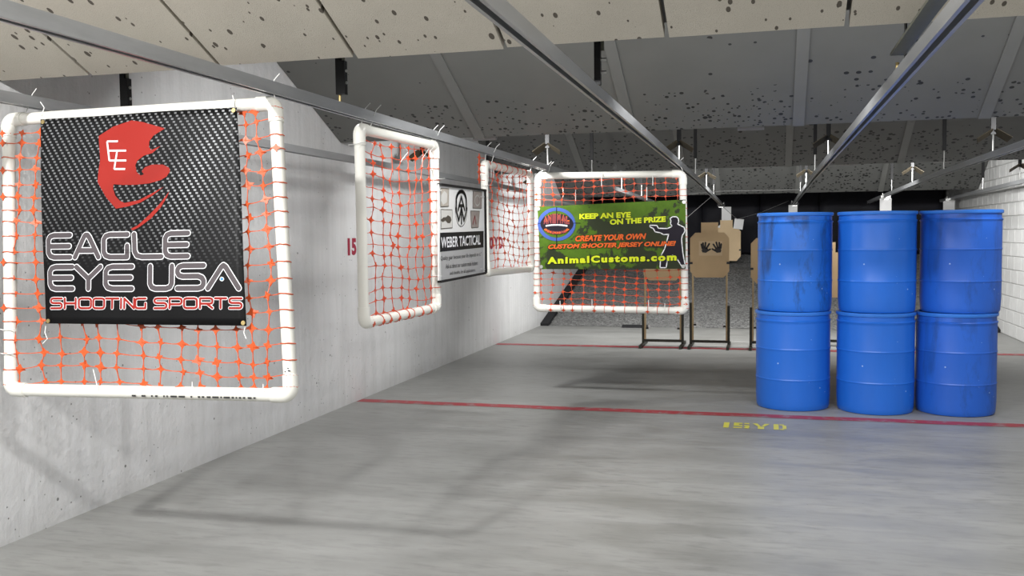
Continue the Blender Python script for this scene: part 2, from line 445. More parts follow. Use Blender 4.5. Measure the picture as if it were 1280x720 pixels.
# text helper -----------------------------------------------------
def text_geo(body, shear=0, bold=0.0, spacing=1.0):
    cu = bpy.data.curves.new('txt', 'FONT'); cu.body = body; cu.shear = shear; cu.offset = bold; cu.space_character = spacing
    cu.resolution_u = 3; cu.fill_mode = 'FRONT'
    ob = bpy.data.objects.new('txt', cu); me = ob.to_mesh()
    V = [v.co.copy() for v in me.vertices]; Fc = [tuple(p.vertices) for p in me.polygons]
    ob.to_mesh_clear(); bpy.data.objects.remove(ob); bpy.data.curves.remove(cu)
    x0 = min(v.x for v in V); x1 = max(v.x for v in V); y0 = min(v.y for v in V); y1 = max(v.y for v in V)
    return [((v.x-x0)/(x1-x0), (v.y-y0)/(y1-y0)) for v in V], Fc
def text_on(mb, body, bl, br, tl, off=Vector((0, 0, 0)), **k):
    uv, Fc = text_geo(body, **k); bl, br, tl = Vector(bl), Vector(br), Vector(tl)
    mb.add([bl+(br-bl)*u+(tl-bl)*v+off for u, v in uv], Fc)
def ribbon(mb, pts, wd, nrm, closed=False, disc=True):
    """flat stroke of width wd along 3D points lying in a plane with normal nrm"""
    pts = [Vector(p) for p in pts]
    if closed: pts = pts+[pts[0]]
    n = Vector(nrm).normalized()
    for a, b in zip(pts[:-1], pts[1:]):
        t = (b-a)
        if t.length < 1e-7: continue
        s = n.cross(t.normalized())*wd/2
        mb.add([a-s, b-s, b+s, a+s], [(0, 1, 2, 3)])
    if disc:
        e1 = n.orthogonal().normalized(); e2 = n.cross(e1)
        for p in pts:
            mb.add([p+(e1*math.cos(2*PI*k/10)+e2*math.sin(2*PI*k/10))*wd/2 for k in range(10)], [tuple(range(10))])
# yellow stencilled distance on the floor
mb = MB()
for x0, x1, y0, y1 in ((-.356, -.312, 7.86, 8.08),
                       (-.275, -.205, 8.035, 8.08), (-.275, -.232, 7.99, 8.03), (-.275, -.205, 7.945, 7.985), (-.275, -.205, 7.86, 7.90),
                       (-.19, -.15, 8.035, 8.08), (-.19, -.15, 7.945, 7.985), (-.180, -.146, 7.905, 7.940), (-.19, -.15, 7.86, 7.90),
                       (-.080, -.030, 7.86, 7.955), (.045, .085, 7.86, 8.08), (.093, .128, 8.042, 8.08), (.116, .146, 7.90, 8.038), (.093, .128, 7.86, 7.895)):
    mb.add([(x0, y0, .002), (x1, y0, .002), (x1, y1, .002), (x0, y1, .002)], [(0, 1, 2, 3)])
mb.add([(-.080, 7.96, .002), (-.056, 7.96, .002), (-.085, 8.08, .002), (-.125, 8.08, .002)], [(0, 1, 2, 3)])
mb.add([(-.054, 7.96, .002), (-.030, 7.96, .002), (.015, 8.08, .002), (-.025, 8.08, .002)], [(0, 1, 2, 3)])
tag(mb.build('floor_lettering', 'yellow_paint', loc=(-.1, 7.97, 0)), 'yellow stencilled 15 YD lettering on the floor by the red line', 'lettering')
# red distances on the left wall
for body, y0, y1, z0, z1, lab in (('15YD', 8.22, 8.73, 1.42, 1.585, 'red stencilled 15 YD lettering on the left wall'),
                                  ('20YD', 12.73, 13.73, 1.395, 1.575, 'red stencilled 20 YD lettering on the far left wall')):
    n_ = len(body); wd = (y1-y0)/n_; root = thing('wall_lettering', (XL+.002, y0, z0), lab, 'lettering')
    for i_, ch in enumerate(body):
        mb = MB(); a_ = y0+i_*wd+(.3*wd if ch == '1' else 0)
        text_on(mb, ch, (XL+.002, a_, z0), (XL+.002, y0+(i_+.84)*wd-(.12*wd if ch == '1' else 0), z0), (XL+.002, a_, z1), bold=.05)
        mb.build('letter', 'red_stencil', root, loc=(XL+.002, a_, z0))

# ------------------------------------------------------------------ overhead rails
RAIL = [(-3.40, -3.55, 'rail nearest the left wall'), (-2.13, -2.14, 'rail carrying the hanging net frames'), (-.765, -.93, 'rail above the right edge of the green banner'),
        (.55, .50, 'rail over the left stack of barrels'), (1.90, 1.93, 'rail over the right stack of barrels'), (3.26, 3.28, 'rail nearest the right wall')]
RZ = 2.26
def rail_x(i, y): a, b, _ = RAIL[i]; return a+(b-a)*(y-2)/16.5
def rail_z(y): return RZ-.010*max(0, y-12)
for i, (a, b, lab) in enumerate(RAIL):
    root = thing('overhead_rail', (a, 0, RZ), 'galvanised steel '+lab, 'rail', 'overhead target rails')
    def prism_rail(prof, mat, nm):
        mb = MB(); ys = [-1.5, 4, 8, 12, 16, 20.3]; n = len(prof)
        for y in ys:
            for px, pz in prof: mb.v.append(Vector((rail_x(i, y)+px, y, rail_z(y)+pz)))
        for s in range(len(ys)-1):
            for k in range(n): p, q = s*n+k, s*n+(k+1) % n; mb.f.append((p, q, q+n, p+n))
        mb.f.append(tuple(range(n))); mb.f.append(tuple((len(ys)-1)*n+k for k in range(n)))
        mb.build(nm, mat, root, loc=(a, 0, RZ))
    H, W, T = .027, .026, .004
    prism_rail([(-W, H), (W, H), (W, -H), (W-.014, -H), (W-.014, -H+T), (W-T, -H+T), (W-T, H-T), (-W+T, H-T), (-W+T, -H+T), (-W+.014, -H+T), (-W+.014, -H), (-W, -H)], 'galvanised', 'channel')
# ------------------------------------------------------------------ hangers
ROW = {4.5: ('first', 8.15, 2.475, 25), 9.25: ('second', 13.35, 2.485, 25), 11.7: ('third', 13.35, 2.485, 25), 14.2: ('fourth', 17.85, 2.30, 29), 16.5: ('fifth', 17.85, 2.30, 29)}
RN = ['the left wall rail', 'the net frame rail', 'the rail by the green banner', 'the rail over the left barrels', 'the rail over the right barrels', 'the right wall rail']
RW_ = {4.5: 'just behind the beige panels', 9.25: 'just behind the second baffle', 11.7: 'in front of the third baffle', 14.2: 'just behind the third baffle', 16.5: 'above the berm'}
for Y in ROW:
    for i in range(6):
        x = rail_x(i, Y); zr = rail_z(Y)+.027
        _, by, bz, sl = ROW[Y]
        ztop = min(ZC, bz+(by-Y)*math.tan(math.radians(sl))) if (by-Y) < 2.4 else ZC
        low = {4.5: 2.308, 9.25: 2.44, 11.7: 2.50, 14.2: 2.44, 16.5: 2.42}[Y] + (.02 if i == 1 else 0)
        root = thing('rail_hanger', (x, Y, zr), 'steel hanger on %s, %s' % (RN[i], RW_[Y]), 'hanger', 'rail hangers')
        if Y == 4.5 and i == 3:
            MB().box((x, Y, (low+ztop)/2), (.062, .012, ztop-low)).build('strap', 'olive_steel', root, loc=(x, Y, low))
            MB().box((x+.035, Y+.02, (low+ztop)/2), (.006, .05, ztop-low)).build('flange', 'black_steel', root, loc=(x, Y, low))
            MB().lathe([(.0125, 0), (.0125, .004), (.008, .008)], n=10).build('bolt', 'zinc', root)
            root.children[-1].location = Vector((.0, -.007, low+.065-zr)); root.children[-1].rotation_euler = (PI/2, 0, 0)
        else:
            MB().box((x, Y, (low+ztop)/2), (.040 if Y > 5 else .03, .03, ztop-low)).build('strap', 'black_steel', root, loc=(x, Y, low))
            if Y == 4.5:
                MB().box((x+.024, Y, (low+ztop)/2+.08), (.014, .012, ztop-low-.16)).build('flat_bar', 'olive_steel', root, loc=(x, Y, low))
                if i in (0, 1):
                    MB().box((x+.02, Y, low+.085), (.032, .036, .17)).build('clamp', 'black_steel', root, loc=(x, Y, low))
                for zz in (.06, .12):
                    MB().tube([(x+.012, Y, low+zz), (x+.042, Y, low+zz)], .008, 8).build('bolt', 'zinc', root, loc=(x, Y, low+zz))
        MB().tube([(x, Y, zr-.002), (x, Y, low+.03)], .0075, 8).build('rod', 'brass_rod' if Y < 5 else 'zinc', root, loc=(x, Y, zr), smooth=True)
        if Y in (9.25, 14.2):
            for s in (-1, 1):
                rt = Matrix.Rotation(s*math.radians(33), 3, 'Y') @ Matrix.Rotation(math.radians(-20), 3, 'X')
                MB().box((x+s*.07, Y-.02, low-.01), (.15, .11, .006), rt).build('deflector_plate', 'rust_plate', root, loc=(x, Y, low-.03))
# ------------------------------------------------------------------ target carriers and cards at the far ends of the rails
def carrier(i, y, dx, lab):
    x = rail_x(i, y); z = rail_z(y)
    root = thing('target_carrier', (x, y, z-.03), lab, 'carrier', 'target carriers on the rails')
    MB().box((x+dx-.05, y-.02, z-.01), (.008, .16, .11)).box((x+dx+.05, y-.02, z-.01), (.008, .16, .11)).box((x+dx, y-.02, z-.06), (.108, .16, .012)).build('bracket', 'zinc', root, loc=(x, y, z))
    MB().box((x+dx, y-.1, z-.02), (.16, .012, .05)).build('clamp_bar', 'zinc' if i > 3 else 'black_steel', root, loc=(x, y, z))
    MB().tube([(x+dx-.07, y-.02, z-.045), (x+dx+.07, y-.02, z-.045)], .012, 8).build('axle', 'black_steel', root, loc=(x, y, z))
    return x+dx, y, z-.066
def card(c, wd, ht, lab, rot=0, mat='white_card'):
    mb = MB().box((0, 0, 0), (wd, .006, ht)).box((0, -.0045, ht*.46), (wd*.6, .003, ht*.03)); o = mb.build('paper_card', mat); o.location = c; o.rotation_euler = (0, rot, 0)
    return tag(o, lab, 'card', 'blank white cards at the rail ends')
x, y, z = carrier(2, 20.0, .0, 'dark carrier at the far end of the rail by the green banner'); card(ony(908, 267, y-.09), .19, .275, 'white card above the head of the far hanging cardboard target')
x, y, z = carrier(3, 19.9, -.0, 'dark carrier at the end of the rail over the left barrels'); card((x-.03, y-.09, z-.115), .17, .27, 'white card sticking up behind the left stack of barrels')
x, y, z = carrier(4, 17.6, .02, 'shiny carrier at the end of the rail over the right barrels'); card((x, y-.09, z-.11), .19, .26, 'white card hanging behind the middle stack of barrels')
x, y, z = carrier(5, 19.4, .0, 'shiny carrier at the end of the rail nearest the right wall'); card((x-.02, y-.09, z-.12), .20, .28, 'white card hanging behind the right stack of barrels')
x, y, z = carrier(0, 19.8, .0, 'carrier at the far end of the left wall rail')
x, y, z = carrier(1, 19.8, .0, 'carrier at the far end of the net frame rail')
# ------------------------------------------------------------------ cables
def cable(pts, lab):
    tag(MB().tube(pts, .0032, 6).build('steel_cable', 'wire', loc=pts[0], smooth=True), lab, 'cable')
cable([ony(890, 245, 15.6), ony(876, 257, 15.3), ony(861, 270, 15.0), ony(820, 306, 14.6)], 'thin grey cable slanting down left to behind the green banner')
cable([ony(861, 242.5, 15.6), ony(900, 239, 15.6), ony(1000, 237, 15.6)], 'thin level cable strung between two rails under the farthest baffle')
cable([ony(890, 245, 15.6), ony(903, 258, 18.0), ony(921, 273.5, 19.8)], 'thin cable from the banner side rail to the tilted white card')
cable([ony(921, 274, 19.8), ony(950, 266, 19.8), ony(986, 251, 19.8)], 'thin cable rising from the tilted white card to the barrel side rail')

# ------------------------------------------------------------------ floods
def lamp(x, y, z, watts, lab, pitch=38, yaw=0, size=.2, top=None):
    root = thing('flood_lamp', (x, y, z), lab, 'lamp', 'flood lamps behind the baffles')
    rt = Matrix.Rotation(math.radians(yaw), 3, 'Z') @ Matrix.Rotation(math.radians(pitch), 3, 'X')     # local -Z looks down
    def R_(p): return Vector((x, y, z)) + rt @ Vector(p)
    mb = MB(); P = [(-.11, -.08), (.11, -.08), (.11, .08), (-.11, .08)]
    for zz, s in ((0, 1.0), (.03, 1.0), (.07, .62)):
        for px, py in P: mb.v.append(R_((px*s, py*s, zz)))
    for k in range(2):
        for q in range(4): a = k*4+q; b = k*4+(q+1) % 4; mb.f.append((a, b, b+4, a+4))
    mb.f.append((8, 9, 10, 11)); hs = mb.build('housing', 'lamp_body', root, loc=(x, y, z))
    mb = MB(); mb.add([R_((px*.9, py*.88, .004)) for px, py in P], [(0, 1, 2, 3)]); mb.build('lens', 'lamp_glass', hs, loc=(x, y, z))
    t = top if top else z+.3
    MB().box((x, y-.02, (z+.05+t)/2), (.03, .012, t-z-.05)).build('bracket', 'lamp_body', root, loc=(x, y, z))
    ld = bpy.data.lights.new('flood', 'AREA'); ld.shape = 'RECTANGLE'; ld.size = .2; ld.size_y = .14; ld.energy = watts; ld.color = (1, .998, .985)
    lo = bpy.data.objects.new('flood_light', ld); COL.objects.link(lo); lo.parent = root
    lo.matrix_local = Matrix.Translation(rt @ Vector((0, 0, -.012))) @ rt.to_4x4()
LX = [-2.96, -.45, 2.06]
for k, x in enumerate(LX):
    lamp(x, .70, 3.30, POWER['A']*(1.45, .70, .50)[k], 'flood lamp over the firing side, %s of three' % ['left', 'middle', 'right'][k], pitch=40, top=ZC)
for k, x in enumerate([-2.50, -1.33, -.15, 1.02, 2.2]):
    n = ['leftmost', 'second from left', 'middle', 'second from right', 'rightmost'][k]
    lamp(x, 5.15, 2.72, POWER['B'], 'flood lamp tucked behind the beige panels, %s of five' % n, pitch=40, top=ZC)
    lamp(x, 13.6, 2.54, POWER['D'], 'flood lamp tucked behind the third baffle, %s of five' % n, pitch=45, top=ZC)

for k, x in enumerate([-2.50, -.15, 2.2]):
    lamp(x, 8.36, 2.52, POWER['C']*(1, .3, .4)[k], 'flood lamp tucked behind the second baffle, %s of three' % ['left', 'middle', 'right'][k], pitch=48, top=ZC)

# ------------------------------------------------------------------ barrels
BH = .886
def barrel(cx, cy, z0, mat, label, up=0, R=.325):
    prof = [(R-.03, 0), (R-.012, .004), (R-.004, .02), (R-.002, .05)]
    def hoop(z): return [(R+.002, z-.011), (R+.0025, z-.008), (R+.006, z-.003), (R+.006, z+.003), (R+.0025, z+.008), (R+.002, z+.011)]
    prof += [(R+.002, .12)] + hoop(BH*.31) + hoop(BH*.62) + [(R+.002, BH*.875)]
    prof += [(R+.002, BH*.893), (R+.007, BH*.900), (R+.008, BH*.908), (R-.002, BH*.918), (R-.003, BH*.965)]
    root = thing('plastic_barrel', (cx, cy, z0), label, 'barrel', 'stacked blue barrels')
    MB().lathe(prof, (cx, cy, z0), 64).build('body', mat, root, smooth=True, loc=(cx, cy, z0))
    rim = [(R-.002, BH*.962), (R+.009, BH*.966), (R+.012, BH*.98), (R+.011, BH*.994), (R+.004, BH*.999), (R-.012, BH*.999), (R-.018, BH*.985)]
    MB().lathe(rim, (cx, cy, z0), 64).build('rim', 'barrel_rim', root, smooth=True, loc=(cx, cy, z0))
    return root
for nm, px, py, mats, dx in (('left', 990.5, 515, ('barrel_blue', 'barrel_blue_scuffed'), .012), ('middle', 1094, 520, ('barrel_blue', 'barrel_blue'), .005), ('right', 1191.5, 522, ('barrel_blue_deep', 'barrel_blue_deep'), .025)):
    c = onz(px, py); cy = c.y+.335; cx = c.x + c.x*.335/c.y + {'left': 0, 'middle': -.006, 'right': .012}[nm]
    barrel(cx, cy, 0, mats[0], 'blue plastic barrel at the bottom of the %s stack' % nm)
    barrel(cx+dx, cy+.005, BH, mats[1], {'left': 'blue plastic barrel with dark scuffs on top of the left stack', 'middle': 'clean blue plastic barrel on top of the middle stack', 'right': 'deep blue plastic barrel on top of the right stack'}[nm])

# ------------------------------------------------------------------ target stands and cardboard targets
def stand(x0, x1, y, label, postl=.50, postr=.50, pw=.03):
    root = thing('target_stand', ((x0+x1)/2, y, 0), label, 'target stand', 'target stands on the far red line')
    L = root.location.copy()
    MB().box(((x0+x1)/2, y, .075), (x1-x0-.02, .035, .035)).build('crossbar', 'dark_tube', root, loc=L)
    for x, h, s in ((x0, postl, 1), (x1, postr, -1)):
        MB().box((x, y, .02), (.036, .75, .04)).build('foot', 'dark_tube', root, loc=(x, y, 0))
        po = MB().box((x, y, .04+(h-.04)/2), (.034, .036, h-.04)).build('post', 'dark_tube', root, loc=(x, y, 0))
        MB().box((x+s*.028, y-.004, .095+(1.36-.095)/2), (.022, .045, 1.36-.095)).build('wooden_stick', 'wood', root, loc=(x, y, .1))
        MB().tube([(x+s*.04, y-.004, h*.5), (x+s*.075, y-.004, h*.5)], .012, 8).build('bolt', 'black_steel', po, loc=(x, y, h*.5))
        MB().box((x+s*.085, y-.004, h*.5+.012), (.028, .008, .045)).build('wing_nut', 'white_card', po, loc=(x, y, h*.5))
    return root
def target(cx, y, ztop, label, wd=.534, ht=.767, mat='card_board', hands=False):
    hw = .2*wd*1.08; hh = ht*.185; c = .14*wd
    z1 = ztop-hh; z0 = ztop-ht; w2 = wd/2
    pts = [(-w2+c, z0), (w2-c, z0), (w2, z0+c*1.15), (w2, z1-c), (w2-c*.95, z1), (hw, z1), (hw, ztop), (-hw, ztop), (-hw, z1), (-w2+c*.95, z1), (-w2, z1-c), (-w2, z0+c*1.15)]
    root = thing('cardboard_target', (cx, y, z0), label, 'target', 'brown cardboard targets')
    MB().prism([Vector((cx+a, y, b)) for a, b in pts], (0, .006, 0)).build('cardboard_sheet', mat, root, loc=(cx, y, z0))
    for s in (-1, 1):
        MB().box((cx+s*(w2-.012), y-.006, z0+ht*.265), (.045, .012, .03)).build('clip', 'black_steel', root, loc=(cx, y, z0))
    return root, z0
Ys = 13.45
stand(-1.725, -1.17, Ys, 'dark steel target stand below the net frame with the green banner')
stand(-1.055, -.535, Ys, 'dark steel target stand holding the target with hand prints', .62, .58)
stand(-.235, .30, Ys, 'target stand half hidden behind the left stack of barrels', .56, .56)
stand(.50, 1.04, Ys+.35, 'target stand behind the gap between left and middle barrels')
target(-1.447, Ys-.035, 1.70, 'cardboard target seen through the net below the green banner')
root, z0 = target(-.795, Ys-.035, 1.742, 'brown cardboard target with two black hand prints')
Yp = Ys-.0365
mb = MB(); P = [ony(855+a/6.54, 240+b/6.54, Yp-.0005) for a, b in ((122, 402), (312, 402), (312, 520), (122, 520))]
mb.add(P, [(0, 1, 2, 3)]); mb.build('print_field', 'card_light', root)
mb = MB(); T = lambda a, b: ony(855+a/6.54, 240+b/6.54, Yp-.0015)
for palm, fing in ((((160, 455), (195, 462), (205, 480), (180, 497), (150, 494), (143, 475)), (((150, 460), (142, 428), 10), ((160, 455), (155, 418), 10), ((172, 455), (176, 414), 10), ((184, 460), (206, 424), 10), ((192, 480), (214, 468), 10))),
                   (((290, 455), (255, 462), (245, 480), (268, 497), (300, 494), (306, 475)), (((300, 460), (304, 426), 10), ((290, 455), (288, 414), 10), ((276, 455), (264, 412), 10), ((262, 460), (240, 428), 10), ((256, 480), (232, 466), 10)))):
    mb.add([T(*q) for q in palm], [tuple(range(6))])
    for a, b, wd in fing: ribbon(mb, [T(*a), T(*b)], .024, (0, -1, 0))
mb.build('hand_print', 'hand_print', root)
target(.03, Ys-.035, 1.66, 'cardboard target peeking out left of the left barrels')
target(.775, Ys+.315, 1.45, 'cardboard target in the gap between left and middle barrels')
# hanging target on the carrier of the banner side rail
c_ = ony(908, 275, 19.92)
root, z0 = target(c_.x, 19.92, c_.z, 'cardboard target hanging far behind the target with hand prints', .575, .84, 'card_light')
MB().box((c_.x, 19.93, c_.z+.02), (.12, .006, .14)).build('hanging_strip', 'card_light', root, loc=(c_.x, 19.93, c_.z))
card(ony(923.3, 280, 19.895), .185, .21, 'tilted white card beside the far hanging target', rot=.14)
card(ony(899.5, 284, 19.935), .12, .07, 'scrap of white card by the neck of the far hanging target', rot=-.6)

# ------------------------------------------------------------------ PVC frames with orange net
def frame(name_label, TL, TR, BR, BL, r, nrm, cols, rows, netmat, layer2=True, wire=(), jit=.012, wraps=('L', 'R'), node=(.019, .019), pvc='pvc', front=0.0, topfray=False, colw=None):
    TL, TR, BR, BL = map(Vector, (TL, TR, BR, BL)); nrm = Vector(nrm).normalized()
    root = thing('net_frame', (BL+BR)/2, name_label, 'net frame', 'hanging pipe frames with orange net')
    base = (BL+BR)/2
    C = [TL, TR, BR, BL]
    for i in range(4):
        a, b = C[i], C[(i+1) % 4]; d = (b-a).normalized()
        MB().tube([a+d*r*1.6, b-d*r*1.6], r, 20).build('pipe', pvc, root, loc=base, smooth=True)
        prv = C[i-1]; e = (prv-a).normalized(); R0 = r*1.25
        pts = [a+e*r*3.0]; o = a+d*R0+e*R0
        for k in range(7):
            q = k/6*PI/2; pts.append(o - d*R0*math.cos(q) - e*R0*math.sin(q))
        pts.append(a+d*r*3.0)
        MB().tube(pts, r*1.16, 20).build('elbow', pvc, root, loc=base, smooth=True)
    rnd = random.Random(hash(name_label) % 1000 if False else len(name_label)*7+cols)
    def S(u, v): return (BL+(BR-BL)*u)*(1-v) + (TL+(TR-TL)*u)*v
    W = (BR-BL).length; H = (TL-BL).length
    mb = MB()
    def star(p, eu, ev, rx, ry):
        P = []
        for k in range(8):
            q = k*PI/4; rad = 1.0 if k % 2 == 0 else .50
            P.append(p + eu*rx*rad*math.cos(q) + ev*ry*rad*math.sin(q))
        n = eu.cross(ev).normalized()*.0015
        mb.add([x+n for x in P]+[x-n for x in P], [tuple(range(8)), tuple(range(15, 7, -1))]+[(k, (k+1) % 8, 8+(k+1) % 8, 8+k) for k in range(8)])
    def strand(a, b, wd):
        mb.tube([a, (a+b)/2+Vector((0, 0, -.003)), b], [wd*1.35, wd*.75, wd*1.35], 4, caps=False)
    eu0 = (BR-BL).normalized(); ev0 = (TL-BL).normalized()
    for lay in range(2 if layer2 else 1):
        us = list(colw) if (colw and lay == 0) else [(i+.5+(.45 if lay else 0))/(cols) for i in range(cols)]
        us = [u for u in us if .02 < u < .985]
        colj = [rnd.uniform(-.5, .5)*.035*(1.6 if lay else 1) for _ in us]
        dep = (front if not lay else front-.02)
        grid = []
        for j in range(rows):
            v = (j+.35)/rows; rowp = []
            sag = rnd.uniform(-.25, .25)/rows
            for i, u in enumerate(us):
                uu = min(.985, max(.012, u+colj[i]*math.sin(v*5+i*2.1+lay)*1.0 + rnd.uniform(-1, 1)*jit*.6))
                vv = v + sag*.4 + rnd.uniform(-1, 1)*.10/rows + .3/rows*math.sin(uu*5+lay*2+j*.2)
                vv = min(.992, max(.02, vv))
                p = S(uu, vv) + nrm*(dep + rnd.uniform(-1, 1)*jit)
                rowp.append(p)
            grid.append(rowp)
        for j in range(rows):
            for i in range(len(us)):
                p = grid[j][i]; tw = rnd.uniform(-.35, .35)
                eu = (eu0*math.cos(tw)+ev0*math.sin(tw)); ev = (ev0*math.cos(tw)-eu0*math.sin(tw))
                eu = (eu + nrm*rnd.uniform(-.5, .5)).normalized()
                k = rnd.uniform(.85, 1.3)
                star(p, eu, ev, node[0]*k, node[1]*k)
                if i+1 < len(us):
                    strand(p, grid[j][i+1], .0026)
                if j+1 < rows and (not lay or rnd.random() < .75): strand(p, grid[j+1][i], .0026)
            # wraps round the side pipes
            for sd, u_, on in (('L', 0, 'L' in wraps), ('R', 1, 'R' in wraps)):
                if not on or (lay and rnd.random() < .55): continue
                p = grid[j][0 if sd == 'L' else -1]; sg = -1 if sd == 'L' else 1
                v = (j+.35)/rows; q = S(u_, v) + ev0*((p-S(u_, v)).dot(ev0))
                rr = r+.003; path = [p]
                for k in range(8):
                    th = PI*.05+k/7*PI*1.05
                    path.append(q + (-eu0*sg*math.cos(th) + nrm*math.sin(th))*rr + ev0*rnd.uniform(-.002, .002))
                mb.tube(path, .0026, 4, caps=False)
                if rnd.random() < .28: star(q+eu0*sg*r*.3+nrm*(r*.98+.003), (eu0-nrm*.2*sg).normalized(), ev0, node[0], node[1])
        # wraps round top and bottom pipes
        for i, u in enumerate(us):
            for top in (0, 1):
                if ('T' if top else 'B') not in wraps: continue
                p = grid[-1 if top else 0][i]; q0 = S(u, top); q = q0 + eu0*((p-q0).dot(eu0)); sg = 1 if top else -1
                rr = r+.003; path = [p]
                for k in range(8):
                    th = PI*.05+k/7*PI*1.05; path.append(q + (-ev0*sg*math.cos(th) + nrm*math.sin(th))*rr)
                mb.tube(path, .0026, 4, caps=False)
                if rnd.random() < .6: star(q+ev0*sg*r*.4+nrm*(r*.94+.004), eu0, (ev0-nrm*sg*.3).normalized(), node[0], node[1])
    mb.build('net', netmat, root, loc=base)
    for a, b in wire:
        a, b = Vector(a), Vector(b); mid = (a+b)/2+Vector((.004, 0, .0))
        MB().tube([a, mid, b], .0028, 6).build('hanging_string', 'string', root, loc=a)
        # loop round the rail and a loose tail
        MB().tube([b+Vector((0.0, 0, -.002)), b+Vector((.02, -.005, .035)), b+Vector((.05, -.01, .06))], .0022, 6).build('string_tail', 'string', root, loc=b)
    return root, S
def ties(root, pairs, mat='zip_white', r=.0022):
    for pts in pairs: MB().tube(pts, r, 6).build('zip_tie', mat, root, loc=Vector(pts[0]), smooth=True)

# nearest frame: hangs across the lane between the two left rails, its foot a little nearer
yt, yb = 3.80, 3.60
A = [ony(11, 150, yt), ony(344, 129, yt), ony(364, 494, yb), ony(14, 487, yb)]
n1 = (A[1]-A[0]).cross(A[3]-A[0]).normalized(); n1 = n1 if n1.y < 0 else -n1
def on1(x, y, off=0.0):       # a point of the plane of the nearest frame
    d = ray(x, y); t = n1.dot(A[0]-EYE)/n1.dot(d); return EYE+d*t+n1*off
rz0 = RZ-.027
F1, S1 = frame('white pipe frame with orange net behind the black banner', *A, .029, n1, 13, 19, 'orange_net', False,
      wire=[(A[0]+Vector((.09, 0, .02)), (rail_x(0, 3.8), 3.80, RZ)), (A[1]+Vector((-.0, 0, .02)), (rail_x(1, 3.8), 3.80, RZ+.0))], jit=.010,
      colw=[.03, .115, .20, .275, .33, .41, .49, .56, .63, .69, .76, .82, .885, .935], node=(.024, .020))
# print on the pipe and a sticker
mb = MB(); rnd = random.Random(5); x = 170
while x < 322:
    wd = rnd.choice((2, 3, 5, 8)); a = on1(x, 494.5+(x-170)*.02, .0294); b = on1(x+wd, 494.5+(x+wd-170)*.02, .0294); h = Vector((0, 0, .004))
    mb.add([a-h, b-h, b+h, a+h], [(0, 1, 2, 3)]); x += wd+rnd.choice((2, 3, 7))
PB = [o for o in F1.children if o.name.startswith('pipe')]
mb.build('pipe_print', 'ink', PB[2])
mb = MB()
for k in range(7):
    a = -.5+k/6*1.0; q = S1(1, .09); 
    for v in (.075, .125): p = S1(1, v); e = (A[1]-A[0]).normalized(); mb.v.append(p+(e*math.sin(a)+n1*math.cos(a))*.0296)
for k in range(6): mb.f.append((2*k, 2*k+2, 2*k+3, 2*k+1))
STK = mb.build('sticker', 'white_card', PB[1])
mb = MB()
for k, (a, b) in enumerate(((360, 467), (362, 463), (364, 466))):
    P0 = on1(a, b-1.5, .0302); mb.add([P0, P0+Vector((.012, 0, 0)), P0+Vector((.012, 0, .006)), P0+Vector((0, 0, .006))], [(0, 1, 2, 3)])
mb.build('sticker_print', 'ink', PB[1])
tie = []
for pts in ([(57, 130), (62, 137), (58, 148), (64, 158)], [(88, 148), (84, 160), (79, 166)], [(296, 122), (298, 130), (297, 140)], [(64, 408), (63, 416), (66, 424), (60, 430)], [(312, 408), (310, 416), (313, 424)],
            [(0, 411), (12, 413), (24, 412)], [(8, 442), (16, 443), (24, 442)], [(123, 462), (126, 474), (129, 488)], [(246, 477), (246, 488)], [(334, 480), (334, 490)]):
    tie.append([on1(a, b, .034) for a, b in pts])
ties(F1, tie)

# second and third frame under the net frame rail, parallel to the wall
X2 = rail_x(1, 5)
A2 = [onx(449, 161, X2), onx(543, 182, X2), onx(545.5, 384.5, X2), onx(455, 404, X2)]
F2, S2 = frame('white pipe frame with orange net hanging left of the white sign', *A2, .029, (1, 0, 0), 9, 16, 'orange_net_dark', False,
      wire=[(A2[0]+Vector((0, .02, .02)), (X2, A2[0].y+.05, RZ)), (A2[0]+Vector((0, .14, .02)), (X2+.024, A2[0].y+.14, RZ)), (A2[1]+Vector((0, -.05, .02)), (X2, A2[1].y-.05, RZ)), (A2[1]+Vector((0, .0, .02)), (X2+.024, A2[1].y+.0, RZ))],
      jit=.010, wraps=('R', 'B'), node=(.024, .018), front=-.012)
ties(F2, [[onx(a, b, X2+.035) for a, b in q] for q in ([(436, 181), (445, 180), (455, 178)], [(504, 182), (510, 190), (501, 202)], [(528, 198), (536, 186), (541, 189)], [(545, 224), (556, 223)])])
A3 = [onx(605, 205, X2), onx(663, 218, X2), onx(664, 336, X2), onx(608.5, 341, X2)]
F3, S3 = frame('white pipe frame with orange net hanging right of the white sign', *A3, .029, (1, 0, 0), 9, 14, 'orange_net_dark', False,
      wire=[(A3[0]+Vector((0, .02, .02)), (X2, A3[0].y+.05, RZ)), (A3[0]+Vector((0, .2, .02)), (X2+.024, A3[0].y+.2, RZ)), (A3[1]+Vector((0, -.02, .02)), (X2, A3[1].y+.05, RZ))],
      jit=.012, wraps=('R', 'T'), node=(.021, .018), front=-.012)
ties(F3, [[onx(a, b, X2+.035) for a, b in q] for q in ([(614, 206), (614, 222)], [(617, 212), (617, 222)], [(627, 211), (627, 222)], [(603, 233), (616, 231)])])
mb = MB()
for k in range(4):
    p = onx(598.5, 197+k*9.2, X2+.01); P = [p+Vector((.004*(k_ % 2), (1 if k_ % 2 == 0 else .5)*.045*math.cos(k_*PI/4), (1 if k_ % 2 == 0 else .5)*.034*math.sin(k_*PI/4))) for k_ in range(8)]
    mb.prism(P, (.003, 0, 0)); mb.tube([p, onx(606, 198+k*9.2, X2+.032)], .003, 4); 
    if k: mb.tube([p, onx(598.5, 197+(k-1)*9.2, X2+.01)], .003, 4)
mb.build('net_flap', 'orange_net_dark', F3)
